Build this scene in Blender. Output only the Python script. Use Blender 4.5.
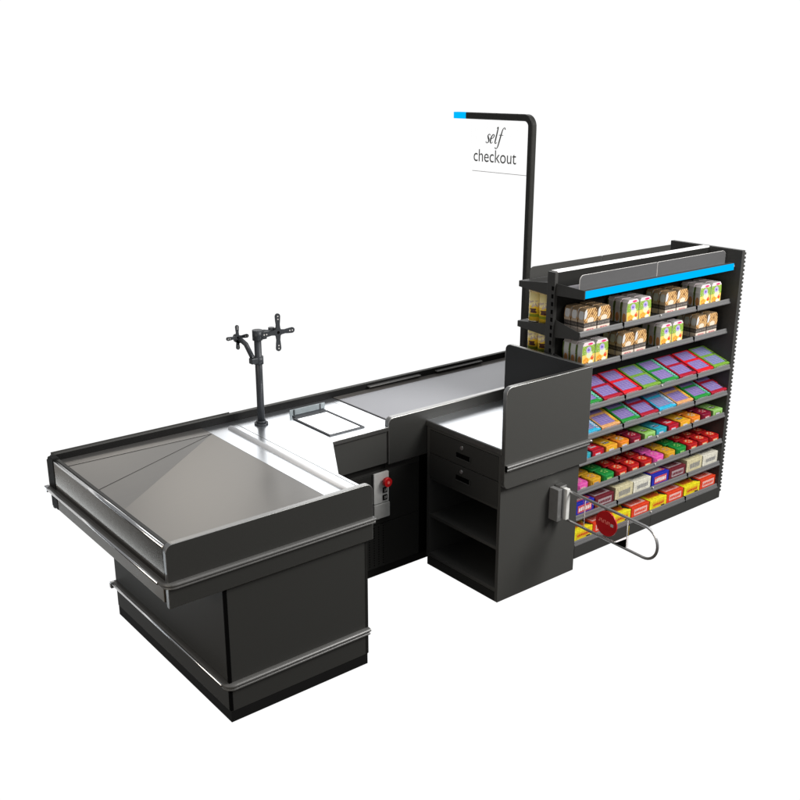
import bpy, bmesh, math, random
from mathutils import Vector, Matrix
random.seed(7)
S = bpy.context.scene
for o in list(bpy.data.objects): bpy.data.objects.remove(o)
C = S.collection

# ------------------------------------------------------------------ camera
AZ, EL = math.radians(38.68899), math.radians(17.90684)
fw = Vector((math.cos(EL)*math.sin(AZ), math.cos(EL)*math.cos(AZ), -math.sin(EL)))
rt = fw.cross(Vector((0, 0, 1))).normalized(); up = rt.cross(fw)
cd = bpy.data.cameras.new('camera'); cam = bpy.data.objects.new('camera', cd); C.objects.link(cam)
M = Matrix((rt, up, -fw)).transposed().to_4x4(); M.translation = Vector((-1.65236, -3.18896, 2.55794))
cam.matrix_world = M
cd.sensor_width = 36; cd.sensor_fit = 'HORIZONTAL'; cd.lens = 988.979/800*36; cd.clip_end = 200; cd.clip_start = .05
S.camera = cam
S.render.resolution_x = S.render.resolution_y = 1024

# ------------------------------------------------------------------ world: white product-photo backdrop in front, dim studio elsewhere
W = bpy.data.worlds.new('World'); S.world = W; W.use_nodes = True
wt = W.node_tree; wn = wt.nodes; wl = wt.links; wn.clear()
def N(t, **k):
    n = wn.new(t)
    for a, b in k.items(): setattr(n, a, b)
    return n
tc = N('ShaderNodeTexCoord')
dot = N('ShaderNodeVectorMath', operation='DOT_PRODUCT'); wl.new(tc.outputs['Generated'], dot.inputs[0]); dot.inputs[1].default_value = (.625, .781, -.1)
sp = N('ShaderNodeSeparateXYZ'); wl.new(tc.outputs['Generated'], sp.inputs[0])
def mr(src, a, b, c, d):
    m = N('ShaderNodeMapRange', interpolation_type='SMOOTHSTEP'); wl.new(src, m.inputs[0])
    for i, v in enumerate((a, b, c, d)): m.inputs[1+i].default_value = v
    return m.outputs[0]
sec = mr(dot.outputs['Value'], .42, .70, 0, 1)
elv = mr(sp.outputs['Z'], .12, .30, 1, 0)
mul = N('ShaderNodeMath', operation='MULTIPLY'); wl.new(sec, mul.inputs[0]); wl.new(elv, mul.inputs[1])
low = mr(sp.outputs['Z'], -.5, .35, 0, 1)
studio = N('ShaderNodeMixRGB'); wl.new(low, studio.inputs[0]); studio.inputs[1].default_value = (.030, .026, .022, 1); studio.inputs[2].default_value = (.27, .275, .285, 1)
mx = N('ShaderNodeMixRGB'); wl.new(mul.outputs[0], mx.inputs[0]); wl.new(studio.outputs[0], mx.inputs[1]); mx.inputs[2].default_value = (1, 1, 1, 1)
bg = N('ShaderNodeBackground'); wl.new(mx.outputs[0], bg.inputs[0]); bg.inputs[1].default_value = 1.03
wo = N('ShaderNodeOutputWorld'); wl.new(bg.outputs[0], wo.inputs[0])

# ------------------------------------------------------------------ studio lamps
def area(name, loc, target, sx, sy, power, col=(1, 1, 1)):
    l = bpy.data.lights.new(name, 'AREA'); l.shape = 'RECTANGLE'; l.size = sx; l.size_y = sy; l.energy = power; l.color = col
    o = bpy.data.objects.new(name, l); C.objects.link(o); o.location = loc
    o.rotation_euler = (Vector(target)-Vector(loc)).to_track_quat('-Z', 'Y').to_euler()
    return o
area('softbox_back', (10.8, 9.7, 6.15), (1.4, .7, .8), 10.4, 3.9, 300, (1, .995, .99))
area('softbox_basin', (2.6, 7.3, 4.9), (.1, .5, .8), 1.6, 1.1, 15, (1, .93, .84))
area('softbox_front', (3.7, -2.7, 3.5), (2.2, .3, .7), 2.0, 2.0, 300, (1, .98, .95))
area('softbox_overhead', (1.6, -.3, 5.2), (1.6, .5, .5), 3.0, 2.0, 50, (1, 1, 1))
area('strip_left', (-.77, 2.15, -.02), (-.243, 2.15, .60), 2.0, .12, 3.0, (.84, .93, 1))
area('softbox_left', (-3.4, -1.2, 1.7), (.6, .5, .4), 1.8, 1.4, 60, (1, .90, .78))
S.view_settings.view_transform = 'Standard'; S.view_settings.look = 'None'; S.view_settings.exposure = 0; S.view_settings.gamma = 1
S.render.engine = 'CYCLES'

# ------------------------------------------------------------------ materials
def mat(name, col, rough=.5, metal=0, spec=.5, var=.08, scale=40, bump=0, emit=None, stretch=None, trans=0, ior=1.5, coat=0):
    m = bpy.data.materials.new(name); m.use_nodes = True; t = m.node_tree; b = t.nodes['Principled BSDF']
    b.inputs['Roughness'].default_value = rough; b.inputs['Metallic'].default_value = metal
    b.inputs['Specular IOR Level'].default_value = spec; b.inputs['IOR'].default_value = ior
    b.inputs['Transmission Weight'].default_value = trans; b.inputs['Coat Weight'].default_value = coat
    b.inputs['Coat Roughness'].default_value = .15
    c = t.nodes.new('ShaderNodeTexCoord'); mp = t.nodes.new('ShaderNodeMapping'); t.links.new(c.outputs['Object'], mp.inputs[0])
    if stretch: mp.inputs['Scale'].default_value = stretch
    n = t.nodes.new('ShaderNodeTexNoise'); n.inputs['Scale'].default_value = scale; n.inputs['Detail'].default_value = 4
    t.links.new(mp.outputs[0], n.inputs[0])
    r = t.nodes.new('ShaderNodeMapRange'); t.links.new(n.outputs[0], r.inputs[0]); r.inputs[1].default_value = .25; r.inputs[2].default_value = .75
    r.inputs[3].default_value = 1-var; r.inputs[4].default_value = 1+var
    h = t.nodes.new('ShaderNodeVectorMath'); h.operation = 'SCALE'; h.inputs[0].default_value = col; t.links.new(r.outputs[0], h.inputs['Scale'])
    t.links.new(h.outputs[0], b.inputs['Base Color'])
    rr = t.nodes.new('ShaderNodeMapRange'); t.links.new(n.outputs[0], rr.inputs[0]); rr.inputs[3].default_value = rough*.9; rr.inputs[4].default_value = min(1, rough*1.1)
    t.links.new(rr.outputs[0], b.inputs['Roughness'])
    if bump:
        bp = t.nodes.new('ShaderNodeBump'); bp.inputs['Strength'].default_value = bump; bp.inputs['Distance'].default_value = .002
        t.links.new(n.outputs[0], bp.inputs['Height']); t.links.new(bp.outputs[0], b.inputs['Normal'])
    if emit: b.inputs['Emission Color'].default_value = (*emit, 1); b.inputs['Emission Strength'].default_value = 1
    return m
powder = mat('charcoal_powder_coat', (.032, .032, .030), .5, spec=.28, scale=300, bump=.08)
powder2 = mat('grey_powder_coat', (.050, .050, .047), .55, spec=.3, scale=300, bump=.08)
gond = mat('gondola_powder_coat', (.040, .040, .038), .5, spec=.35, scale=300, bump=.06)
lipm = mat('shelf_lip_grey', (.13, .13, .132), .4, spec=.5, scale=200)
rearm = mat('black_rear_plate', (.009, .009, .009), .6, spec=.12, scale=300)
black = mat('black_plinth', (.010, .010, .009), .6, spec=.2)
hole = mat('black_opening', (.0015, .0015, .0015), .9, spec=.05)
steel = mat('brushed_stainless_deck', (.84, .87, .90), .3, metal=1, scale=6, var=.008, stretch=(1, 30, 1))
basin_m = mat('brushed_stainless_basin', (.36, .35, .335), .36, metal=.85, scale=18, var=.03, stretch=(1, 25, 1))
chrome = mat('polished_steel', (.75, .75, .75), .18, metal=1, var=.02)
alu = mat('brushed_aluminium_edge', (.42, .42, .41), .35, metal=1, var=.03)
wallm = mat('satin_steel_wall', (.17, .15, .125), .12, metal=1, var=.03)
bumperm = mat('grey_bumper', (.11, .11, .107), .35, metal=.1, spec=.5)
beltm = mat('grey_belt_rubber', (.30, .305, .33), .4, spec=.5, scale=500, bump=.15)
armm = mat('graphite_arm', (.038, .042, .048), .45, metal=.2, spec=.4)
postm = mat('black_post', (.022, .022, .020), .4, spec=.4)
whitep = mat('white_plastic', (.62, .62, .60), .4)
greyp = mat('pale_grey_plastic', (.5, .5, .48), .45)
red = mat('red_plastic', (.62, .012, .014), .3)
redd = mat('dark_red_disc', (.50, .006, .010), .4)
blue = mat('blue_light_strip', (0, .01, .02), .4, emit=(0, .50, 1.0), spec=0)
glassw = mat('glass_plate', (.85, .87, .88), .08, metal=1, var=.01)
acryl = mat('clear_acrylic', (1, 1, 1), .02, trans=1, ior=1.18, spec=.3, var=0)
frost = mat('grey_acrylic_divider', (.08, .08, .082), .3, spec=.5, var=.02)
ink = mat('grey_ink', (.12, .125, .12), .6)
sil = mat('lock_metal', (.6, .6, .6), .35, metal=1)
whitewire = mat('pale_wire', (.7, .68, .66), .4)
pinkink = mat('pink_ink', (.9, .22, .18), .5)

# ------------------------------------------------------------------ mesh helpers
class MB:
    def __init__(s): s.b = bmesh.new(); s.sm = False
    def _mi(s, before, mi, smooth=False):
        for f in s.b.faces:
            if f not in before: f.material_index = mi; f.smooth = smooth
    def box(s, x0, x1, y0, y1, z0, z1, mi=0, bev=0, rot=None, seg=2):
        before = set(s.b.faces)
        t = bmesh.new(); bmesh.ops.create_cube(t, size=1)
        for v in t.verts: v.co = Vector(((v.co.x+.5)*(x1-x0)+x0, (v.co.y+.5)*(y1-y0)+y0, (v.co.z+.5)*(z1-z0)+z0))
        if bev: bmesh.ops.bevel(t, geom=t.edges[:], offset=bev, segments=seg, profile=.5, affect='EDGES')
        if rot: bmesh.ops.transform(t, matrix=rot, verts=t.verts)
        for f in t.faces: f.material_index = mi; f.smooth = False
        s.merge(t); return s
    def merge(s, t):
        m = bpy.data.meshes.new('t'); t.to_mesh(m); t.free(); s.b.from_mesh(m); bpy.data.meshes.remove(m)
    def prism(s, pts, ax, a0, a1, mi=0, smi=None, bev=0):
        # pts: 2D outline in the two other axes (x: y,z  y: x,z  z: x,y)
        def P(p, a): return Vector({'x': (a, p[0], p[1]), 'y': (p[0], a, p[1]), 'z': (p[0], p[1], a)}[ax])
        t = bmesh.new(); A = [t.verts.new(P(p, a0)) for p in pts]; B = [t.verts.new(P(p, a1)) for p in pts]
        f1 = t.faces.new(A); f2 = t.faces.new(B[::-1]); n = len(pts); sf = []
        for i in range(n):
            f = t.faces.new((A[i], B[i], B[(i+1) % n], A[(i+1) % n])); f.material_index = mi if smi is None else smi; sf.append(f)
        f1.material_index = f2.material_index = mi
        bmesh.ops.recalc_face_normals(t, faces=t.faces)
        if bev:
            es = list(f1.edges)+list(f2.edges)
            r = bmesh.ops.bevel(t, geom=es, offset=bev, segments=2, profile=.5, affect='EDGES')
            if smi is not None:
                for f in r['faces']: f.material_index = smi
        s.merge(t); return s
    def cyl(s, p0, p1, r, mi=0, n=20, r2=None, smooth=True):
        p0, p1 = Vector(p0), Vector(p1); d = p1-p0; t = bmesh.new()
        bmesh.ops.create_cone(t, cap_ends=True, segments=n, radius1=r, radius2=r if r2 is None else r2, depth=d.length)
        q = d.to_track_quat('Z', 'Y').to_matrix().to_4x4(); q.translation = (p0+p1)/2
        bmesh.ops.transform(t, matrix=q, verts=t.verts)
        for f in t.faces: f.material_index = mi; f.smooth = smooth and len(f.verts) == 4
        s.merge(t); return s
    def sweep(s, path, sec, mi=0, upv=Vector((0, 0, 1)), smooth=False, mif=None, closed=False):
        t = bmesh.new(); rings = []; path = [Vector(p) for p in path]; n = len(path)
        for i, p in enumerate(path):
            a = path[max(i-1, 0)]; b = path[min(i+1, n-1)]; d = (b-a).normalized()
            side = d.cross(upv).normalized(); u = side.cross(d).normalized()
            rings.append([t.verts.new(p+side*q[0]+u*q[1]) for q in sec])
        k = len(sec)
        for i in range(n-1):
            for j in range(k):
                f = t.faces.new((rings[i][j], rings[i][(j+1) % k], rings[i+1][(j+1) % k], rings[i+1][j])); f.material_index = mi; f.smooth = smooth
        t.faces.new(rings[0][::-1]).material_index = mi; t.faces.new(rings[-1]).material_index = mi
        bmesh.ops.recalc_face_normals(t, faces=t.faces)
        s.merge(t); return s
    def tube(s, path, r, mi=0, n=14, upv=Vector((1, .001, 0))):
        return s.sweep(path, [(r*math.cos(2*math.pi*i/n), r*math.sin(2*math.pi*i/n)) for i in range(n)], mi, upv, True)
    def build(s, name, mats, parent=None, off=None):
        m = bpy.data.meshes.new(name)
        if off is None: off = parent_loc(parent)
        bmesh.ops.translate(s.b, vec=-Vector(off), verts=s.b.verts)
        s.b.to_mesh(m); s.b.free()
        for x in (mats if isinstance(mats, (list, tuple)) else [mats]): m.materials.append(x)
        o = bpy.data.objects.new(name, m); C.objects.link(o)
        if parent: o.parent = parent
        return o
def parent_loc(p):
    v = Vector((0, 0, 0))
    while p: v += p.location; p = p.parent
    return v
def tag(o, label=None, cat=None, group=None, kind=None):
    for k, v in (('label', label), ('category', cat), ('group', group), ('kind', kind)):
        if v: o[k] = v
    return o
def thing(name, loc, label, cat, group=None):
    o = bpy.data.objects.new(name, None); C.objects.link(o); o.location = loc; o.empty_display_size = .1
    return tag(o, label, cat, group)
def rrect(a0, a1, b0, b1, r=(0, 0, 0, 0), n=7):
    # corners order: (a0,b0) (a1,b0) (a1,b1) (a0,b1)
    out = []
    cs = [(a0, b0, 180), (a1, b0, 270), (a1, b1, 0), (a0, b1, 90)]
    for (a, b, st), q in zip(cs, r):
        if q <= 0: out.append((a, b)); continue
        ca = a+q if a == a0 else a-q; cb = b+q if b == b0 else b-q
        for i in range(n+1):
            th = math.radians(st+90*i/n); out.append((ca+q*math.cos(th), cb+q*math.sin(th)))
    return out

# ================================================================== CHECKOUT COUNTER
co = thing('checkout_counter', (0, 0, 0), 'long charcoal checkout counter with steel packing basin, steel deck and grey belt', 'checkout counter')
# --- pedestal under the basin
p = MB(); p.box(0, .714, 0, 1.138, .052, .64, bev=.002)
ped = p.build('pedestal', powder, co)
MB().box(-.0015, .012, -.0015, .012, .056, .634, bev=.001).build('corner_post', hole, ped)
MB().box(.702, .7155, -.0015, .01, .056, .634).build('corner_post', black, ped)
MB().box(.002, .712, .002, 1.136, 0, .0518).build('kick_plate', rearm, co)
def bumper(x0, x1, y0, y1, z, out, h, mats, sides='lf', r=.02):
    path = []
    xo, yo = x0-out, y0-out
    if 'l' in sides:
        path += [(xo, y1+out*.3, z)]
        for i in range(7):
            a = math.radians(180+90*i/6); path.append((xo+r+r*math.cos(a), yo+r+r*math.sin(a), z))
    else: path += [(x0, yo, z)]
    path += [(x1, yo, z)]
    sec = [(-out, -h), (-out*.1, -h), (out*.30, -h*.75), (out*.35, -h*.35), (out*.1, -h*.15), (out*.1, h*.1), (out*.55, h*.2), (out*.6, h*.7), (out*.3, h), (-out, h)]
    sec = [(-q[0], q[1]) for q in sec]
    return MB().sweep(path, sec, 0).build('bumper_rail', mats, co)
def rail(path, w, h, m, name='bumper_rail', par=None):
    # double-ribbed rail; w = projection, h = half height
    sec = []
    for i in range(9):
        a = math.radians(-90+180*i/8); sec.append((w*.45+w*.55*math.cos(a), h*.5+h*.5*math.sin(a)))
    for i in range(9):
        a = math.radians(-90+180*i/8); sec.insert(i, (w*.25+w*.5*math.cos(a), -h*.55+h*.45*math.sin(a)))
    sec = [(0, -h)]+sec+[(0, h)]
    m_ = MB().sweep(path, sec, 0, smooth=False)
    return m_.build(name, m, par or co)
def cornerpath(x0, x1, y0, y1, z, r=.03):
    x0 += .008; y0 += .004
    # runs right end -> front -> corner -> left side, with the projection to the outside (right of travel)
    pts = [(x0, y1, z)]
    for i in range(9):
        a = math.radians(180+90*i/8); pts.append((x0+r+r*math.cos(a), y0+r+r*math.sin(a), z))
    pts.append((x1, y0, z)); return pts
rail(cornerpath(-.006, .716, -.002, 1.142, .172, .02), .026, .018, bumperm)
# --- tray body
T = MB(); T.prism([(-.236, -.012), (.728, -.012), (.728, 1.17), (-.236, 1.17)], 'z', .6365, .762, 0)
tray = T.build('basin_shell', powder, co)
MB().box(-.243, -.236, .022, 1.136, .642, .715, bev=.0015).build('end_skirt', mat('satin_steel_skirt', (.10, .085, .065), .4, metal=.3), tray)
# front plate (with bright edge), rounded upper corners
MB().prism(rrect(-.243, .733, .632, .900, (0, 0, .035, .03)), 'y', -.022, .004, 0, 1, bev=.003).build('front_plate', [powder, alu], tray)
# rear plate
MB().prism(rrect(-.243, 2.752, .632, .900, (0, 0, .01, .035)), 'y', 1.178, 1.204, 0, 1, bev=.002).build('rear_plate', [rearm, powder2], co)
MB().box(-.225, .72, 1.2045, 1.208, .66, .904, bev=.001).build('rear_trim', powder2, co)
# left wall between plates
MB().box(-.243, -.214, .005, 1.130, .742, .880).build('end_wall', wallm, tray)
MB().prism(rrect(1.131, 1.2035, .642, .898, (0, 0, .03, .004)), 'x', -.2455, -.214, 0, bev=.002).build('rear_corner_post', rearm, tray)
MB().prism(rrect(1.2045, 1.214, .716, .872, (0,)*4), 'x', -.2455, -.214, 0, bev=.002).build('corner_bracket', powder2, tray)
MB().tube([(-.236, .006, .883), (-.236, 1.13, .883)], .0085).build('rim', chrome, tray)
MB().box(-.2275, -.2125, .006, 1.177, .8805, .890).build('inner_rim', powder2, tray)
rail(cornerpath(-.25, .735, -.026, 1.2, .728, .03), .022, .015, bumperm)
MB().tube([(-.263, .02, .733), (-.263, 1.19, .733)], .0070).build('bumper_highlight', chrome, co)
MB().tube([(-.023, .02, .180), (-.023, 1.135, .180)], .0065).build('bumper_highlight', chrome, co)
MB().box(-.268, -.243, 1.19, 1.225, .716, .742, bev=.004).build('rail_end_cap', chrome, co)
MB().box(-.032, 0, 1.126, 1.146, .157, .190, bev=.004).build('rail_end_cap', chrome, co)
# basin floor : fan of folded steel facets meeting at the apex by the deck
b = bmesh.new()
A = b.verts.new((.543, 1.07, .86)); BL = b.verts.new((-.214, 1.07, .868)); P1 = b.verts.new((-.214, .805, .8195)); P2 = b.verts.new((-.214, .573, .777))
FL = b.verts.new((-.214, .005, .777)); FR = b.verts.new((.543, .005, .86)); BR = b.verts.new((.543, 1.177, .862)); BB = b.verts.new((-.214, 1.177, .868))
for q in ((A, BL, P1), (A, P1, P2), (A, P2, FL, FR), (BL, A, BR, BB)): b.faces.new(q)
bmesh.ops.recalc_face_normals(b, faces=b.faces)
for f in b.faces:
    if f.normal.z < 0: f.normal_flip()
g = MB(); g.b.free(); g.b = b
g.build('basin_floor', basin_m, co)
g = MB(); g.tube([(.540, 1.07, .8605), (-.213, .805, .8200)], .0012, n=6); g.tube([(.540, 1.072, .861), (-.213, 1.072, .869)], .001, n=6)
g.build('fold_seam', powder2, co)
# deck
dk = [(.5435, .005), (.733, .005), (.733, .235), (.952, .594), (1.303, .594), (1.303, .630), (1.356, .630), (1.356, 1.177), (.5435, 1.177)]
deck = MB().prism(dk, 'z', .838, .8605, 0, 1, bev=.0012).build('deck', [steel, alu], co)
MB().tube([(.657, .01, .8615), (.657, 1.085, .8615)], .0145, n=20).build('roller_bar', mat('bright_roller', (.85, .86, .87), .35, var=.01), deck)
MB().box(.7115, .7145, .01, 1.17, .8602, .8611).build('deck_seam', ink, deck)
MB().box(1.318, 1.3195, .64, 1.17, .8602, .8610).build('deck_seam', ink, deck)
# scanner
sc = MB(); x0, x1, y0, y1 = .985, 1.203, .667, 1.005
for bx in ((x0, x1, y0, y0+.012), (x0, x1, y1-.012, y1), (x0, x0+.012, y0+.012, y1-.012), (x1-.012, x1, y0+.012, y1-.012)): sc.box(*bx, .8608, .866)
scf = sc.build('scanner_frame', armm, deck)
MB().box(x0+.0125, x1-.0125, y0+.0125, y1-.0125, .8608, .8635).build('glass_plate', glassw, deck)
sb = MB(); sb.box(1.0, 1.225, 1.058, 1.064, .861, .893, bev=.002); ss = sb.build('scanner_back', mat('blue_grey_plate', (.26, .30, .32), .4, spec=.3), deck)
for hx in (1.022, 1.19): MB().box(hx, hx+.007, 1.0545, 1.0575, .862, .892).build('hinge', armm, ss)
MB().box(1.0, 1.2, 1.008, 1.04, .861, .868, bev=.002).build('scanner_ledge', armm, deck)
# upper body panel beneath deck
MB().box(.735, 1.302, .606, .634, .66, .8375, bev=.002).build('apron', powder2, co)
MB().box(.735, 1.31, .634, .70, .62, .8375).build('apron_return', black, co)
# body carcass
MB().box(.716, 2.745, .641, 1.175, .052, .8375).box(.716, 2.745, .639, .641, .6, .66).build('belt_housing', powder, co)
MB().box(.716, 2.74, .65, 1.17, 0, .052).build('kick_plate', black, co)
pn = MB(); pn.box(.72, 1.541, .6345, .6408, .312, .598, bev=.001)
pn.box(.72, 1.541, .6345, .6408, .056, .307, bev=.001)
pnl = pn.build('service_panel', mat('dark_service_panel', (.020, .020, .0185), .5, spec=.25, scale=300, bump=.06), co)
h = MB()
for i in range(11):
    for j in range(16): h.cyl((.985+i*.031, .6343, .075+j*.0145), (.985+i*.031, .636, .075+j*.0145), .0040, n=6)
h.build('perforation', hole, pnl)
MB().box(1.545, 1.60, .635, .6408, .05, .66).build('black_recess', hole, co)
# control panel
cpn = MB().prism(rrect(1.226, 1.324, .434, .606, (.006,)*4), 'y', .622, .634, 0, bev=.002).build('control_panel', whitep, co)
MB().prism(rrect(1.226, 1.330, .346, .430, (.006,)*4), 'y', .620, .634, 0, bev=.003).build('socket_cover', greyp, co)
k = MB().cyl((1.296, .622, .555), (1.296, .604, .555), .015, n=24).cyl((1.296, .606, .555), (1.296, .588, .555), .026, n=28, r2=.024).build('stop_button', red, cpn)
MB().cyl((1.296, .5885, .555), (1.296, .586, .555), .008, n=16).build('button_mark', pinkink, k)
for z in (.505, .463):
    sw = MB().box(1.282, 1.310, .616, .6222, z-.015, z+.015, bev=.001).build('rocker_switch', black, cpn)
    MB().box(1.291, 1.295, .6145, .6162, z-.008, z+.008).box(1.300, 1.304, .6145, .6162, z-.006, z+.010).build('switch_mark', greyp, sw)
# belt
MB().box(1.357, 2.74, .632, 1.177, .838, .8605).build('belt_frame', powder2, co)
MB().box(1.362, 2.72, .655, 1.115, .8606, .8665, bev=.002).build('conveyor_belt', beltm, co)
MB().box(1.362, 2.74, 1.12, 1.176, .8606, .864).build('belt_side_strip', mat('bronze_grey_strip', (.16, .15, .14), .4, metal=.4), co)
# front plate along belt
MB().prism(rrect(1.304, 2.745, .652, .906, (0, 0, .02, .03)), 'y', .5955, .6295, 0, 1, bev=.004).build('belt_front_plate', [powder, alu], co)
for a, c in ((1.60, 1.985), (2.115, 2.487)):
    MB().box(a, c, 1.150, 1.177, .880, .886, bev=.002).build('guide_strip', bumperm, co)
MB().box(2.727, 2.745, .64, 1.177, .05, .9, bev=.002).build('end_panel', powder, co)

# ================================================================== MONITOR STAND
mx0, my0, mz0 = .817, 1.046, .8612
ms = thing('monitor_mount', (mx0, my0, mz0), 'graphite pole mount with two empty cross brackets on steel deck', 'monitor mount')
MB().cyl((mx0, my0, mz0), (mx0, my0, mz0+.008), .036, n=32).cyl((mx0, my0, mz0+.008), (mx0, my0, mz0+.02), .025, n=32).build('base_plate', armm, ms)
MB().cyl((mx0, my0, mz0+.01), (mx0, my0, 1.355), .0185, n=28).build('pole', armm, ms)
def cross(name, cx, cy, cz, L, par, r=.012):
    m = MB(); t = .007
    for dx, dz in ((1, 0), (-1, 0), (0, 1), (0, -1)):
        # waisted arm with round end
        out = []
        for s_, w in ((.008, .019), (.02, .013), (.04, .0105), (.055, .0125), (.08, .0145)):
            out.append((s_/.095*L, w*L/.095))
        n = 8; e = (.083/.095*L, .0145*L/.095)
        side = out[:]
        arc = [(e[0]+e[1]*math.sin(math.pi*i/n), e[1]*math.cos(math.pi*i/n)) for i in range(n+1)]
        poly = side+arc+[(a, -b) for a, b in reversed(out)]
        pts = [(cx+dx*a-dz*b, cz+dz*a+dx*b) for a, b in poly]
        m.prism(pts, 'y', cy, cy+t, 0)
    m.cyl((cx, cy-.0008, cz), (cx, cy+t+.02, cz), .021*L/.095, n=24)
    c = m.build(name, armm, par)
    h = MB(); h.cyl((cx, cy-.0015, cz), (cx, cy, cz), .008*L/.095, n=12)
    c1 = h.build('centre_hole', hole, c)
    h = MB()
    for dx, dz in ((1, 0), (-1, 0), (0, 1), (0, -1)):
        for s_ in (.068, .083):
            a = s_/.095*L; h.cyl((cx+dx*a, cy-.001, cz+dz*a), (cx+dx*a, cy, cz+dz*a), .0035*L/.095, n=8)
    h.build('screw_hole', whitewire, c)
    return c
cross('cross_bracket', .925, 1.02, 1.337, .096, ms)
cross('cross_bracket', .735, 1.10, 1.325, .062, ms)
MB().cyl((mx0, my0, 1.31), (mx0, my0, 1.362), .026, n=24).box(mx0, mx0+.045, my0-.02, my0+.012, 1.312, 1.338, bev=.004).build('upper_clamp', armm, ms)
MB().tube([(mx0+.01, my0, 1.352), (.865, 1.05, 1.347), (.905, 1.05, 1.343), (.925, 1.035, 1.338)], .009).cyl((.905, 1.055, 1.325), (.905, 1.055, 1.36), .016).build('upper_arm', armm, ms)
MB().cyl((mx0, my0, 1.185), (mx0, my0, 1.225), .0255, n=24).box(mx0-.05, mx0, my0-.02, my0+.012, 1.192, 1.222, bev=.004).build('lower_clamp', armm, ms)
MB().tube([(mx0-.035, my0, 1.225), (.765, 1.075, 1.29), (.742, 1.095, 1.318)], .0125).cyl((.742, 1.10, 1.31), (.742, 1.13, 1.31), .017).build('lower_arm', armm, ms)

# ================================================================== CASH DESK CABINET
x0, x1, y0, y1, zt = 1.56, 2.137, .026, .589, .842
cb = thing('cash_cabinet', (x0, y0, 0), 'charcoal cabinet with two drawers, open shelves, steel top and tall screens', 'cabinet')
m = MB()
m.box(x0, x1, y0, y0+.02, .003, .80, bev=.001)           # front side panel
m.box(x0, x1, y1-.02, y1, .05, .80, bev=.001)
m.box(x1-.02, x1, y0+.02, y1-.02, .05, .80)             # far side
m.box(x0+.012, x1-.02, y0+.02, y1-.02, .51, .795)       # drawer block
m.box(x0+.006, x1-.02, y0+.02, y1-.02, .052, .075)      # floor
m.box(x0, x1, y0, y1, .7995, .812)
body = m.build('carcass', powder2, cb)
MB().box(x0+.008, x1-.02, y0+.0205, y1-.0205, .290, .308, bev=.001).build('shelf', powder2, cb)
MB().box(x0+.004, x1-.004, y0+.021, y1-.004, 0, .0505).build('kick_plate', black, cb)
for za, zb_ in ((.6685, .796), (.530, .6645)):
    d = MB().box(x0-.001, x0+.013, y0+.022, y1-.022, za, zb_, bev=.0015).build('drawer', powder, cb)
    zc = zb_-.075 if zb_ > .7 else zb_-.068
    hd = MB().box(x0-.003, x0-.0008, .245, .355, zc-.013, zc+.013).build('handle', hole, d)
    MB().box(x0-.006, x0-.003, .245, .249, zc-.013, zc+.013).box(x0-.006, x0-.003, .249, .355, zc-.0155, zc-.0125).build('handle_lip', powder2, hd)
    MB().cyl((x0-.001, .312, zb_-.028), (x0-.006, .312, zb_-.028), .0105, n=20).build('lock', sil, d)
tp = MB().box(x0-.003, x1, y0+.0005, y1+.012, .8125, zt, bev=.002).build('top', [alu], cb)
MB().box(x0+.002, x1-.005, y0+.004, y1+.008, zt+.0004, zt+.002).build('steel_sheet', steel, tp)
# screens
MB().prism(rrect(1.555, 2.166, .638, 1.165, (.03, .008, .008, .035)), 'y', -.002, .0245, 0, 1, bev=.0025).build('front_screen', [powder2, alu], cb)
MB().prism(rrect(.0255, .609, .70, 1.165, (0, .03, .035, 0)), 'x', 2.142, 2.166, 0, 1, bev=.0025).build('side_screen', [mat('dark_screen', (.022, .023, .024), .4, spec=.35, scale=300, bump=.06), alu], cb)
r = rail([(1.558, -.0025, .752), (2.163, -.0025, .752)], .020, .017, bumperm, 'bumper_rail', cb)
MB().box(1.5535, 1.5578, -.018, -.003, .738, .768).build('rail_end_cap', hole, r)
MB().tube([(2.164, -.012, .758), (2.18, -.012, .758)], .009).build('rail_end_cap', alu, r)

# ================================================================== GATE
gt = thing('swing_gate', (2.0, .02, .33), 'chrome loop swing gate with red disc, mounted on cabinet side', 'gate')
gy = .0255
MB().box(1.915, 1.945, -.036, gy, .375, .553, bev=.003).box(1.945, 1.985, -.016, gy, .375, .55, bev=.002).build('bracket', mat('bracket_grey', (.15, .15, .148), .4), gt)
MB().box(1.972, 1.998, -.045, gy-.002, .372, .545, bev=.003).build('bracket_cover', whitep, gt)
MB().box(1.952, 2.0, -.02, gy-.001, .5455, .560, bev=.004).build('hinge_cap', alu, gt)
zt_, zb_ = .527, .362
def gx(y): return 2.005+(.02-y)*-.07
path = []
for i in range(9): y = .0-i*.069; path.append((gx(y), y, zt_))
cy_ = path[-1][1]; R = (zt_-zb_)/2; cz_ = (zt_+zb_)/2
for i in range(1, 16):
    a = math.radians(90+180*i/16); yy = cy_+R*math.cos(a); path.append((gx(yy), yy, cz_+R*math.sin(a)))
for i in range(9): y = cy_+i*.069; path.append((gx(y), y, zb_))
MB().tube(path, .0072, n=12, upv=Vector((1, .07, 0))).build('loop_tube', mat('satin_chrome_tube', (.62, .62, .62), .3, metal=.85, var=.02), gt)
for y in (-.152, -.442):
    MB().cyl((gx(y), y, zb_+.005), (gx(y), y, zt_-.005), .0022, n=8).build('wire', whitewire, gt)
MB().prism([(-.15, zb_+.008), (-.444, zb_+.008), (-.444, zt_-.008), (-.15, zt_-.008)], 'x', gx(-.3)-.0015, gx(-.3)+.0005, 0).build('clear_pane', mat('tinted_pane', (1, .93, .92), .02, trans=1, ior=1.12, spec=.3, var=0), gt)
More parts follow.
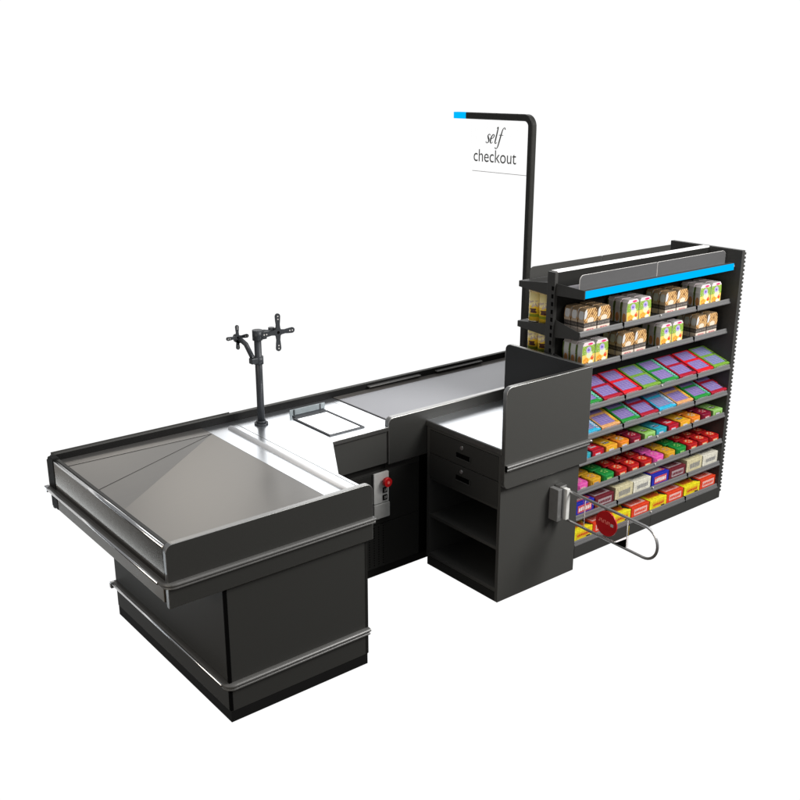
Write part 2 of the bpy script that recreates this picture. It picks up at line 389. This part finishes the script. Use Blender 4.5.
MB().prism([(-.372, zb_+.005), (-.441, zb_+.005), (-.441, zb_+.055)], 'x', gx(-.42)-.004, gx(-.42)-.001, 0).build('dark_pane_patch', hole, gt)  # added black triangle imitating the dark patch seen through the pane; no real plate
dc = MB().cyl((gx(-.305)-.004, -.305, .446), (gx(-.305)+.004, -.305, .446), .066, n=48, smooth=False).build('sign_disc', redd, gt)
# indistinct slanting lettering of the disc
lt = MB(); xx = gx(-.305)-.0052
for i in range(6):
    yy = -.256-i*.0125; zz = .458-i*.0010
    lt.box(xx, xx+.001, yy-.010, yy-.0068, zz-.009, zz+.009)
    lt.box(xx, xx+.001, yy-.0068, yy, zz+.005 if i % 2 else zz-.009, zz+.009 if i % 2 else zz-.005)
    if i % 3: lt.box(xx, xx+.001, yy-.0068, yy-.001, zz-.002, zz+.002)
lt.build('lettering', pinkink, dc)
MB().box(xx, xx+.001, -.352, -.334, .441, .456).build('emblem', greyp, dc)

# ================================================================== SIGN POST
px_, py_ = 2.947, 1.245
sg = thing('sign_post', (px_, py_, 0), 'black bent post with cyan tip holding clear self checkout sign', 'sign')
zp = 2.338; pth = [(px_, py_, 0), (px_, py_, zp-.07)]
for i in range(1, 9):
    a = math.radians(90*i/8); pth.append((px_, py_+.055-.055*math.cos(a), zp-.055+.055*math.sin(a)))
pth.append((px_, 1.834, zp))
w = .021; sec = [(-w, -w+.005), (-w+.005, -w), (w-.005, -w), (w, -w+.005), (w, w-.005), (w-.005, w), (-w+.005, w), (-w, w-.005)]
MB().sweep(pth, sec, 0, upv=Vector((1, 0, 0))).build('post', postm, sg)
MB().box(px_-w, px_+w, 1.8345, 1.956, zp-w, zp+w, bev=.003).build('light_tip', blue, sg)
pl = MB().box(px_-.002, px_+.002, 1.268, 1.80, 1.985, zp-w-.001).build('sign_panel', acryl, sg)
MB().box(px_-.0026, px_-.0021, 1.268, 1.78, 1.985, 1.9885).build('panel_edge', ink if False else mat('pale_edge', (.5, .5, .5), .5), pl)
def textmesh(body, name, y_left, y_right, z_base, height, par, xpos, m):
    cu = bpy.data.curves.new('txt', 'FONT'); cu.body = body; cu.size = 1; cu.offset = .002; cu.resolution_u = 6
    o = bpy.data.objects.new('txt', cu); C.objects.link(o); bpy.context.view_layer.update()
    dg = bpy.context.evaluated_depsgraph_get(); me = bpy.data.meshes.new_from_object(o.evaluated_get(dg))
    xs = [v.co.x for v in me.vertices]; ys = [v.co.y for v in me.vertices]; ax, bx, ay, by = min(xs), max(xs), min(ys), max(ys)
    off = parent_loc(par)
    for v in me.vertices:
        u = (v.co.x-ax)/(bx-ax); t = v.co.y/(by)
        v.co = Vector((xpos, y_left+(y_right-y_left)*u, z_base+t*height))-off
    bpy.data.objects.remove(o); me.materials.clear(); me.materials.append(m)
    r = bpy.data.objects.new(name, me); C.objects.link(r); r.parent = par; return r
textmesh('checkout', 'lettering', 1.768, 1.372, 2.050, .078, pl, px_-.0035, ink)
# "self" in a slanted, contrasted book italic: tapered strokes
def stroke(m, pts, n=14):
    # pts: control points (u, v, halfwidth), Catmull-Rom smoothed, laid on the panel
    P = [pts[0]]+pts+[pts[-1]]; out = []
    for i in range(1, len(P)-2):
        for j in range(n):
            t = j/n; q = []
            for k in range(3):
                a, b_, c_, d = P[i-1][k], P[i][k], P[i+1][k], P[i+2][k]
                q.append(.5*((2*b_)+(-a+c_)*t+(2*a-5*b_+4*c_-d)*t*t+(-a+3*b_-3*c_+d)*t**3))
            out.append(q)
    out.append(list(pts[-1]))
    prev = None; b = m.b; m.k = getattr(m, 'k', 0)+1; xo = px_-.0032-.0002*m.k; Y0, Z0, sc = 1.655, 2.170, .058
    for i, (u, v, w) in enumerate(out):
        a = out[max(i-1, 0)]; c_ = out[min(i+1, len(out)-1)]; dx, dy = c_[0]-a[0], c_[1]-a[1]; L = math.hypot(dx, dy) or 1
        w = w*1.05+.012; nx, ny = -dy/L*w, dx/L*w
        def pt(uu, vv, x): return b.verts.new((x, Y0-(uu+.22*vv)*sc*1.12, Z0+vv*sc))
        cur = (pt(u+nx, v+ny, xo), pt(u-nx, v-ny, xo), pt(u-nx, v-ny, xo+.001), pt(u+nx, v+ny, xo+.001))
        if prev:
            for q in range(4): b.faces.new((prev[q], prev[(q+1) % 4], cur[(q+1) % 4], cur[q]))
        else: b.faces.new(cur)
        prev = cur
    b.faces.new(prev[::-1]); bmesh.ops.recalc_face_normals(b, faces=b.faces)
m = MB()
# unit: x-height = 1
stroke(m, [(.42, .82, .02), (.36, .95, .03), (.22, .96, .035), (.12, .80, .06), (.2, .60, .08), (.34, .38, .08), (.34, .15, .055), (.2, .02, .03), (.03, .05, .025), (-.02, .2, .03)])
stroke(m, [(.62, .50, .02), (.85, .56, .03), (1.0, .78, .05), (.90, .97, .03), (.72, .85, .055), (.6, .5, .08), (.62, .15, .07), (.78, .01, .03), (.98, .18, .015)])
stroke(m, [(1.18, 1.62, .015), (1.34, 1.75, .05), (1.34, 1.2, .07), (1.30, .5, .075), (1.30, .12, .06), (1.42, .01, .03), (1.58, .16, .015)])
stroke(m, [(2.38, 1.55, .055), (2.25, 1.74, .025), (2.05, 1.55, .045), (1.94, .95, .07), (1.86, .2, .07), (1.78, -.35, .05), (1.6, -.56, .03), (1.42, -.42, .05)])
stroke(m, [(1.66, .93, .025), (2.25, .93, .025)], n=4)
m.build('lettering', ink, pl)

# ================================================================== GONDOLA
gx0, gx1 = 2.235, 3.588; yc = .357
gd = thing('display_shelving', (2.9, .36, 0), 'double sided charcoal gondola shelving with cyan strip stocked with sweets', 'shelving unit')
MB().box(gx0+.004, gx1, .335, .378, .05, 1.590).build('centre_panel', black, gd)
MB().box(gx0+.002, gx1, .336, .377, 1.5905, 1.599).build('top_cap', mat('pale_top_cap', (.85, .85, .85), .4), gd)
m = MB(); m.box(gx0-.02, gx0+.0035, .330, .384, 0, 1.594, bev=.0015); up_ = m.build('upright', gond, gd)
m = MB()
for i in range(34): m.box(gx0-.0212, gx0-.0195, .336, .350, 1.508-i*.0425-.011, 1.508-i*.0425+.011)
m.build('slot', hole, up_)
ep = MB().prism(rrect(.106, .62, .006, 1.598, (0, 0, .004, .004)), 'x', gx1+.0005, 3.618, 0, bev=.0015).build('end_panel', gond, gd)
m = MB()
for i in range(62): m.box(3.6185, 3.633, .107, .128, .045+i*.025, .045+i*.025+.014, bev=.002, seg=1)
m.build('hook_strip', gond, ep)
MB().box(gx0, gx1, .115, .61, .004, .082).build('plinth', gond, gd)
fr = MB(); fr.box(gx0, 2.9105, .1065, .1145, .004, .088, bev=.001); fr.box(2.9125, gx1, .1065, .1145, .004, .088, bev=.001); fr.build('kick_plate', gond, gd)
levels = [('high', 1.27, .158, 0), ('high', 1.085, .158, 0), ('slope', .868, .110, .075), ('slope', .700, .110, .075), ('flat', .556, .112, 0), ('flat', .383, .112, 0), ('flat', .232, .112, 0), ('flat', .076, .112, 0)]
for kind, z, yf, rise in levels:
    s_ = MB(); s_.prism([(yf, z), (.334, z+rise), (.334, z+rise+.012), (yf, z+.012)], 'x', gx0, gx1-.001, 0)
    sh = s_.build('shelf', black, gd)
    L = MB()
    for a, c in ((gx0, 2.585), (2.588, 2.911), (2.9125, 3.248), (3.251, gx1-.001)):
        L.prism([(yf+.006, z), (yf-.004, z), (yf-.007, z+.004), (yf-.007, z+.010), (yf-.002, z+.013), (yf, z+.026), (yf+.002, z+.030), (yf+.008, z+.030), (yf+.008, z)], 'x', a, c, 0)
    lip = L.build('price_rail', lipm, sh)
    for a in (2.5865, 3.2495): MB().box(a-.0018, a+.0018, yf-.0095, yf+.010, z-.004, z+.033, bev=.0008).build('rail_joint', hole, lip)
    MB().box(2.907, 2.914, yf-.0095, yf-.002, z+.024, z+.030).build('rail_clip', whitewire, lip)
    if kind != 'flat' or True:
        br = MB(); 
        br.prism([(yf-.004, z-.010), (yf-.004, z+.028), (yf+.03, z+.034), (.331, z+rise+.068), (.331, z+rise-.030)], 'x', gx0-.004, gx0-.0005, 0)
        br.build('bracket', gond, sh)
# top shelf with illuminated strip and dividers
ts = MB().box(gx0, gx1-.001, .148, .334, 1.496, 1.508).build('shelf', mat('lilac_grey_shelf', (.30, .29, .31), .4, var=.02), gd)
MB().box(gx0-.002, 3.556, .136, .1475, 1.481, 1.5085, bev=.001).box(gx0-.002, 3.556, .136, .16, 1.5085, 1.524).build('strip_housing', gond, ts)
st = MB(); st.box(gx0+.002, 2.910, .1325, .1358, 1.483, 1.5225); st.box(2.9115, 3.555, .1325, .1358, 1.483, 1.5225); st.build('light_strip', blue, ts)
MB().prism([(.134, 1.478), (.134, 1.525), (.331, 1.535), (.331, 1.470)], 'x', gx0-.0075, gx0-.003, 0).build('bracket', gond, ts)
for a, c, rr in ((2.262, 2.905, (.0, 0, .006, .03)), (2.909, 3.56, (0, 0, .03, .006))):
    MB().prism(rrect(a, c, 1.509, 1.592, rr), 'y', .2, .204, 0, 1, bev=.0008).build('divider', [frost, whitewire], ts)
# rear side
for z in (1.496, 1.27, 1.085, .88, .70, .50, .30):
    s_ = MB().box(gx0+.004, gx1-.001, .379, .608, z, z+.012).build('rear_shelf', gond, gd)
    MB().prism([(.383, z-.035), (.383, z+.034), (.610, z+.012), (.610, z-.020)], 'x', gx0-.004, gx0+.0035, 0).box(gx0+.004, gx1-.002, .6085, .614, z-.015, z+.012).build('bracket', gond, s_)
for a, c, rr in ((2.30, 2.905, (0, 0, .006, .03)), (2.909, 3.56, (0, 0, .006, .006))):
    MB().prism(rrect(a, c, 1.509, 1.577, rr), 'y', .596, .600, 0, bev=.0008).build('rear_divider', gond, gd)

# ================================================================== PRODUCTS
def pmat(name, fn, rough=.35, spec=.5):
    m = bpy.data.materials.new(name); m.use_nodes = True; t = m.node_tree; b = t.nodes['Principled BSDF']
    b.inputs['Roughness'].default_value = rough; b.inputs['Specular IOR Level'].default_value = spec
    col = fn(t); t.links.new(col, b.inputs['Base Color']); return m
class NT:
    def __init__(s, t): s.t = t; s.co = s.n('ShaderNodeTexCoord').outputs['Object']; q = s.n('ShaderNodeSeparateXYZ'); s.l(s.co, q.inputs[0]); s.x, s.y, s.z = q.outputs
    def n(s, k, **a):
        o = s.t.nodes.new(k)
        for i, v in a.items(): setattr(o, i, v)
        return o
    def l(s, a, b): s.t.links.new(a, b)
    def math(s, op, a, b=None, c=None):
        o = s.n('ShaderNodeMath', operation=op)
        for i, v in enumerate((a, b, c)):
            if v is None: continue
            if isinstance(v, (int, float)): o.inputs[i].default_value = v
            else: s.l(v, o.inputs[i])
        return o.outputs[0]
    def mix(s, f, a, b):
        o = s.n('ShaderNodeMixRGB')
        for i, v in enumerate((f, a, b)):
            if isinstance(v, (int, float)): o.inputs[i].default_value = v
            elif isinstance(v, tuple): o.inputs[i].default_value = (*v, 1)
            else: s.l(v, o.inputs[i])
        return o.outputs[0]
    def between(s, v, a, b): return s.math('MULTIPLY', s.math('GREATER_THAN', v, a), s.math('LESS_THAN', v, b))
    def noise(s, sc, th, det=2):
        o = s.n('ShaderNodeTexNoise'); o.inputs['Scale'].default_value = sc; o.inputs['Detail'].default_value = det; s.l(s.co, o.inputs[0]); return s.math('GREATER_THAN', o.outputs[0], th)
    def ell(s, u, v, cu, cv, ru, rv):
        a = s.math('DIVIDE', s.math('SUBTRACT', u, cu), ru); b = s.math('DIVIDE', s.math('SUBTRACT', v, cv), rv)
        return s.math('LESS_THAN', s.math('ADD', s.math('MULTIPLY', a, a), s.math('MULTIPLY', b, b)), 1)
    def front(s):
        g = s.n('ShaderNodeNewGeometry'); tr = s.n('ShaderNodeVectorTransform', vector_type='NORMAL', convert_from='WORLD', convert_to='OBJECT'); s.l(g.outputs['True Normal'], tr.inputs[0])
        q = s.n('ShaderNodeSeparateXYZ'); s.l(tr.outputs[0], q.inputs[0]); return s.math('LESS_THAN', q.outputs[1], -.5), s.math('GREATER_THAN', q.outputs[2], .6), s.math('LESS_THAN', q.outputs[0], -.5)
# carton on the two upper shelves; origin = middle of base, w .096 d .082 h .128
def brown_fn(t):
    k = NT(t); fr_, tp_, sd = k.front()
    wv = k.math('SINE', k.math('MULTIPLY', k.math('ADD', k.math('MULTIPLY', k.x, 1.0), k.math('MULTIPLY', k.z, -.8)), 330))
    tan = k.mix(k.math('GREATER_THAN', wv, -.1), (.22, .10, .03), (.72, .46, .20))
    tan = k.mix(k.noise(70, .60), tan, (.20, .10, .04))
    c = k.mix(k.ell(k.x, k.z, -.045, .105, .016, .028), tan, (.55, .56, .57))
    c = k.mix(k.ell(k.x, k.z, 0, .066, .026, .016), c, (.68, .58, .47))
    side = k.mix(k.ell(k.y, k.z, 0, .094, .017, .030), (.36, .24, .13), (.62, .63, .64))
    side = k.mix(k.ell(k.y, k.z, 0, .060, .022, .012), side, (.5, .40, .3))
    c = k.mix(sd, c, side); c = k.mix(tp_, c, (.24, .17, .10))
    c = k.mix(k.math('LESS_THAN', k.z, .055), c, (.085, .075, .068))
    c = k.mix(k.math('MULTIPLY', k.between(k.z, .036, .044), k.noise(160, .52)), c, (.25, .22, .2))
    c = k.mix(k.math('LESS_THAN', k.z, .028), c, (.66, .56, .48))
    return k.mix(k.math('MULTIPLY', k.math('MULTIPLY', k.between(k.z, .004, .02), k.noise(90, .47)), k.between(k.x, -.03, .03)), c, (.50, .16, .17))
def green_fn(t):
    k = NT(t); fr_, tp_, sd = k.front()
    g = k.mix(k.math('GREATER_THAN', k.z, .062), (.74, .52, .12), (.22, .36, .05))
    g = k.mix(k.ell(k.x, k.z, .006, .062, .024, .022), g, (.60, .66, .42))
    g = k.mix(k.ell(k.x, k.z, 0, .088, .020, .018), g, (.42, .36, .62))
    g = k.mix(k.ell(k.x, k.z, .0, .088, .009, .008), g, (.14, .08, .42))
    g = k.mix(k.ell(k.x, k.z, -.02, .03, .022, .016), g, (.78, .30, .03))
    g = k.mix(k.ell(k.x, k.z, .03, .040, .012, .012), g, (.65, .08, .02))
    g = k.mix(k.ell(k.x, k.z, -.012, .008, .03, .010), g, (.16, .07, .02))
    g = k.mix(k.ell(k.x, k.z, .020, .017, .018, .012), g, (.78, .80, .62))
    g = k.mix(k.noise(150, .66), g, (.75, .78, .6))
    g = k.mix(k.math('GREATER_THAN', k.z, .112), g, (.70, .58, .62))
    g = k.mix(k.ell(k.x, k.z, .012, .119, .02, .006), g, (.65, .04, .16))
    side = k.mix(k.ell(k.y, k.z, -.004, .030, .013, .026), (.66, .68, .68), (.60, .28, .10))
    side = k.mix(k.between(k.y, .012, .034), side, (.12, .17, .05))
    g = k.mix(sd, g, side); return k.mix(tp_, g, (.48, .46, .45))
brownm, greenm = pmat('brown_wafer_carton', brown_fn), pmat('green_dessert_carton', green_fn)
def carton(name, m):
    w, d, h_ = .104, .044, .130
    prof = [(-w/2+.003, 0), (w/2-.003, 0), (w/2, h_*.62), (w/2-.004, h_-.014), (w/2-.016, h_), (-w/2+.016, h_), (-w/2+.004, h_-.014), (-w/2, h_*.62)]
    q = MB().prism(prof, 'y', -d/2, d/2, 0, bev=.002); return q.build(name, m)
def flat(name, base, label, zig=None, edge=None):
    # flat display box lying on the sloping shelves; two printed windows
    q = MB(); w, l, h_ = .158, .212, .030
    q.box(-w/2, w/2, 0, l, 0, h_, 0, bev=.004)
    for a in (.010, .110):
        q.box(-w/2+.010, w/2-(.030 if zig else .026), a+.010, a+.090, h_+.0002, h_+.0012, 1)
        for i in range(5): q.box(-w/2+.014, w/2-(.034 if zig else .02), a+.018+i*.015, a+.0188+i*.015, h_+.0013, h_+.0016, 2)
    for a in (.010, .110):
        for k_ in range(4):
            xx = -w/2+.016+k_*.029; q.box(xx, xx+.0012, a+.010, a+.089, h_+.0013, h_+.0015, 2)
        q.box(w/2-.022, w/2-.008, a+.006, a+.030, h_+.0002, h_+.0012, 4)
    q.box(-.05, .045, -.0008, -.0001, .006, .022, 2)
    for i in range(4): q.box(-.044+i*.024, -.030+i*.024, -.0016, -.0009, .008, .020, 0)
    if zig:
        for i in range(12):
            yy = .01+i*.0165; q.box(w/2-.019, w/2-.004, yy, yy+.007, h_+.0002, h_+.0014, 3)
            q.box(w/2-.026, w/2-.012, yy+.006, yy+.012, h_+.0002, h_+.0017, 3)
    else:
        q.box(w/2-.018, w/2-.006, .02, .07, h_+.0002, h_+.0014, 3); q.box(w/2-.018, w/2-.006, .12, .17, h_+.0002, h_+.0014, 3)
    return q.build(name, [base, label, marks, edge or base, blk])
def bar(name, base, label, dark, lobed=False):
    q = MB(); w, l, h_ = .096, .185, .044
    if lobed:
        for a in (0, .093): q.prism(rrect(-w/2, w/2, a, a+.0925, (.024,)*4, n=4), 'z', 0, h_, 0, bev=.006)
        for yy in (.046, .139):
            q.cyl((0, yy, h_-.001), (0, yy, h_+.0008), .030, 1, n=14, smooth=False)
            for k_ in range(5):
                a = k_*1.257+.3; q.box(.017*math.cos(a)-.006, .017*math.cos(a)+.006, yy+.017*math.sin(a)-.004, yy+.017*math.sin(a)+.004, h_+.0009, h_+.0014, 2)
    else:
        q.box(-w/2, w/2, 0, l, 0, h_, 0, bev=.004, seg=2)
        for yy in (.046, .139):
            q.box(-w/2+.014, w/2-.014, yy-.026, yy+.026, h_+.0001, h_+.0008, 1)
            q.box(-w/2+.022, w/2-.024, yy-.010, yy+.006, h_+.0009, h_+.0013, 2)
            q.box(-w/2+.026, w/2-.030, yy-.006, yy-.002, h_+.0014, h_+.0018, 3)
            q.box(-w/2+.022, w/2-.040, yy+.012, yy+.018, h_+.0009, h_+.0013, 3)
    q.box(-.032, .030, -.0007, .0, .010, .030, 1); q.box(-.024, .016, -.0014, -.0008, .015, .024, 3 if not lobed else 2)
    return q.build(name, [base, label, dark, marks])
def block(name, w, l, h_, base, panel, ink_, third=None):
    q = MB(); q.box(-w/2, w/2, 0, l, 0, h_, 0, bev=.002)
    q.box(-w/2+.016, w/2-.012, .022, l*.46, h_+.0002, h_+.001, 1); q.box(-w/2+.016, w/2-.012, l*.56, l-.012, h_+.0002, h_+.001, 1)
    q.box(-w/2+.024, w/2-.02, -.0009, -.0001, .018, h_-.016, 1)
    random.seed(name)
    for (ya, yb) in ((.030, l*.42), (l*.60, l-.022)):
        xx = -w/2+.026
        while xx < w/2-.030:
            ww = random.uniform(.006, .014); q.box(xx, xx+ww, ya+random.uniform(0, .006), yb-random.uniform(0, .006), h_+.0011, h_+.0016, 2); xx += ww+.004
    xx = -w/2+.032
    while xx < w/2-.034:
        ww = random.uniform(.006, .013); q.box(xx, xx+ww, -.0016, -.001, .026+random.uniform(0, .004), h_-.026-random.uniform(0, .004), 2); xx += ww+.004
    if third:
        q.prism([(w/2-.004, .003), (w/2-.004, .075), (w/2-.030, .04)], 'z', h_+.0017, h_+.002, 3)
        q.box(w/2-.05, w/2-.02, -.0024, -.0017, .008, .020, 3)
    return q.build(name, [base, panel, ink_]+([third] if third else []))
def c_(n, r, g, b, ro=.35): return mat(n, (r*.85, g*.85, b*.85), ro, var=.3, scale=75)
marks = c_('white_print', .55, .52, .62)
purple = mat('purple_print', (.17, .12, .34), .3, var=.35, scale=220)
purple2 = mat('slate_print', (.14, .16, .32), .3, var=.35, scale=220)
lime = c_('lime', .17, .34, .04); brred = c_('bright_red', .70, .012, .02); dkred = c_('crimson', .38, .012, .03); grn = c_('green', .02, .26, .04)
teal = c_('mint_print', .20, .58, .50); cyan = c_('cyan', .03, .40, .62); yel = c_('yellow', .80, .50, .02); pink = c_('pink', .80, .10, .42)
orange = c_('orange', .78, .22, .02); maroon = c_('maroon', .20, .008, .03); ltgreen = c_('light_green', .30, .56, .16); teal2 = c_('teal', .04, .36, .42)
amber = c_('amber', .78, .36, .03); hotpink = c_('rose', .70, .10, .40); gold = c_('gold', .62, .34, .02); deepgreen = c_('deep_green', .015, .26, .05); ruby = c_('ruby', .42, .010, .012)
navy = c_('royal_blue', .02, .03, .42); choc = c_('chocolate', .16, .02, .03); cream = c_('cream', .66, .60, .38); offw = c_('off_white', .74, .72, .62); lemon = c_('lemon', .86, .76, .02); scarlet = c_('scarlet', .78, .06, .02)
blk = c_('dark_print', .02, .02, .03); palepink = c_('pale_print', .60, .42, .42); redink = c_('red_print', .62, .06, .02); greyink = c_('grey_print', .26, .26, .26); salmon = c_('salmon_print', .85, .50, .46)
bluered = c_('red_band', .62, .10, .12); dustm = c_('dusty_print', .40, .32, .34); whitep2 = c_('white_letters', .85, .80, .80)
ordn = ['first', 'second', 'third', 'fourth', 'fifth', 'sixth', 'seventh', 'eighth', 'ninth', 'tenth', 'eleventh', 'twelfth']
used = set()
def place(proto, name, loc, rx, label, cat, group):
    if proto.name in used:
        o = proto.copy(); C.objects.link(o)
    else: o = proto; used.add(proto.name)
    o.location = loc; o.rotation_euler = (rx, 0, 0); o.scale = (1, 1, 1)
    for k_ in ('label', 'category', 'group'):
        if k_ in o: del o[k_]
    tag(o, label, cat, group); return o
# cartons
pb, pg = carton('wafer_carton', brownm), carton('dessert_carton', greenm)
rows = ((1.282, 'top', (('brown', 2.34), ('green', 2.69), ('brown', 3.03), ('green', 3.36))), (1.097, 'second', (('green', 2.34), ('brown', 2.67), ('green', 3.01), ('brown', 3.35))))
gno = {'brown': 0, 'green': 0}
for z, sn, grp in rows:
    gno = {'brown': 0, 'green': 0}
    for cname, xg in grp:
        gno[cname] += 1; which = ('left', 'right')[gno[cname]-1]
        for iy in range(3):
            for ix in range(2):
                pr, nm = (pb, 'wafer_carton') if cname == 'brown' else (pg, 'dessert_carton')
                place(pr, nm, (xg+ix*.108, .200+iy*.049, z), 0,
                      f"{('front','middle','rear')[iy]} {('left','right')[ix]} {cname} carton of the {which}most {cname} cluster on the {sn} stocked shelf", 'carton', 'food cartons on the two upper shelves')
# flat packs on the sloping shelves
blk = blk
F = {'lime': flat('sweet_box', lime, purple2, None, lime), 'bright red': flat('sweet_box', brred, purple, None, brred), 'dark red': flat('sweet_box', dkred, purple, None, blk),
     'green': flat('sweet_box', grn, purple, True, teal), 'cyan': flat('sweet_box', cyan, purple2, True, marks), 'yellow and pink': flat('sweet_box', c_('peach', .66, .34, .14), purple, True, yel)}
sl = math.atan2(.075, .224)
seqs = ((.880, 'third', ['green', 'dark red', 'bright red', 'lime']*2), (.712, 'fourth', ['cyan', 'yellow and pink', 'green', 'dark red', 'cyan', 'yellow and pink', 'green', 'dark red']))
for z, sn, sq in seqs:
    for i, c in enumerate(sq):
        nth = '' if False else ('first', 'second')[sq[:i].count(c)]
        place(F[c], 'sweet_box', (2.325+i*.1695+.001, .123+random.uniform(-.003, .003), z+.0015), sl, f"{nth} {c} flat sweet box from the left on the {sn} shelf down", 'sweet box', 'flat sweet boxes on sloping shelves')
# bars
B = {'orange': bar('bar_box', orange, amber, marks, True), 'maroon': bar('bar_box', maroon, dkred, palepink, True), 'light green': bar('bar_box', ltgreen, lime, blk), 'teal': bar('bar_box', teal2, cyan, blk),
     'red': bar('bar_box', dkred, brred, palepink), 'amber': bar('bar_box', amber, yel, blk), 'pink': bar('bar_box', hotpink, pink, palepink, True), 'gold': bar('bar_box', gold, amber, greyink, True),
     'green': bar('bar_box', deepgreen, grn, ltgreen, True), 'ruby': bar('bar_box', ruby, scarlet, cream, True)}
seqs = ((.569, 'fifth', ['teal', 'red', 'amber', 'orange', 'maroon', 'light green', 'teal', 'red', 'amber', 'orange', 'maroon', 'light green']),
        (.396, 'sixth', ['pink', 'gold', 'green', 'ruby', 'ruby', 'ruby', 'pink', 'gold', 'green', 'ruby', 'ruby', 'ruby']))
for z, sn, sq in seqs:
    for i, c in enumerate(sq):
        nth = ordn[sq[:i].count(c)]
        place(B[c], 'bar_box', (2.300+i*.1125, .124+random.uniform(-.003, .003), z), 0, f"{nth} {c} snack bar box from the left on the {sn} shelf down", 'snack box', 'narrow snack boxes on the flat shelves')
K = {'blue': block('biscuit_box', .160, .20, .078, navy, bluered, whitep2), 'maroon': block('biscuit_box', .160, .20, .072, choc, dustm, choc),
     'cream': block('biscuit_box', .156, .19, .088, cream, cream, greyink), 'off white': block('biscuit_box', .158, .20, .080, offw, offw, greyink),
     'yellow': block('biscuit_box', .160, .19, .070, lemon, yel, redink, blk), 'scarlet': block('biscuit_box', .162, .19, .072, scarlet, salmon, scarlet)}
seqs = ((.2455, 'seventh', ['blue', 'maroon', 'cream', 'off white']*2), (.0895, 'lowest', ['yellow', 'scarlet']*4))
for z, sn, sq in seqs:
    for i, c in enumerate(sq):
        nth = ordn[sq[:i].count(c)]
        place(K[c], 'biscuit_box', (2.325+i*.1695, .128+random.uniform(-.003, .003), z), 0, f"{nth} {c} biscuit box from the left on the {sn} shelf" + (" down" if sn != 'lowest' else ''), 'biscuit box', 'biscuit boxes on the two lowest shelves')
# crisp tubes on the rear side
q = MB(); q.cyl((0, 0, 0), (0, 0, .005), .0375, 1, n=28).cyl((0, 0, .005), (0, 0, .165), .036, 0, n=28).cyl((0, 0, .165), (0, 0, .177), .038, 2, n=28)
def can_fn(t):
    k = NT(t); c = k.mix(k.math('GREATER_THAN', k.z, .09), (1, .66, .04), (1, .86, .40))
    c = k.mix(k.between(k.z, .028, .044), c, (.36, .42, .03))
    c = k.mix(k.math('MULTIPLY', k.between(k.z, .05, .075), k.noise(50, .5)), c, (.10, .04, .03))
    c = k.mix(k.math('MULTIPLY', k.between(k.z, .08, .12), k.noise(60, .52)), c, (.62, .50, .40)); return c
can = q.build('crisp_tube', [pmat('yellow_tube', can_fn), sil, c_('yellow_lid', .80, .62, .30)])
for z, sn in ((1.283, 'upper'), (1.098, 'lower')):
    for iy, (yy, nm) in enumerate(((.548, 'outer'), (.470, 'inner'))):
        for ix in range(3):
            place(can, 'crisp_tube', (2.305+ix*.082, yy, z), 0, f"yellow tube of crisps, {nm} row, {ordn[ix]} from the shelf end, {sn} rear shelf", 'crisp tube', 'yellow tubes on the rear shelves')
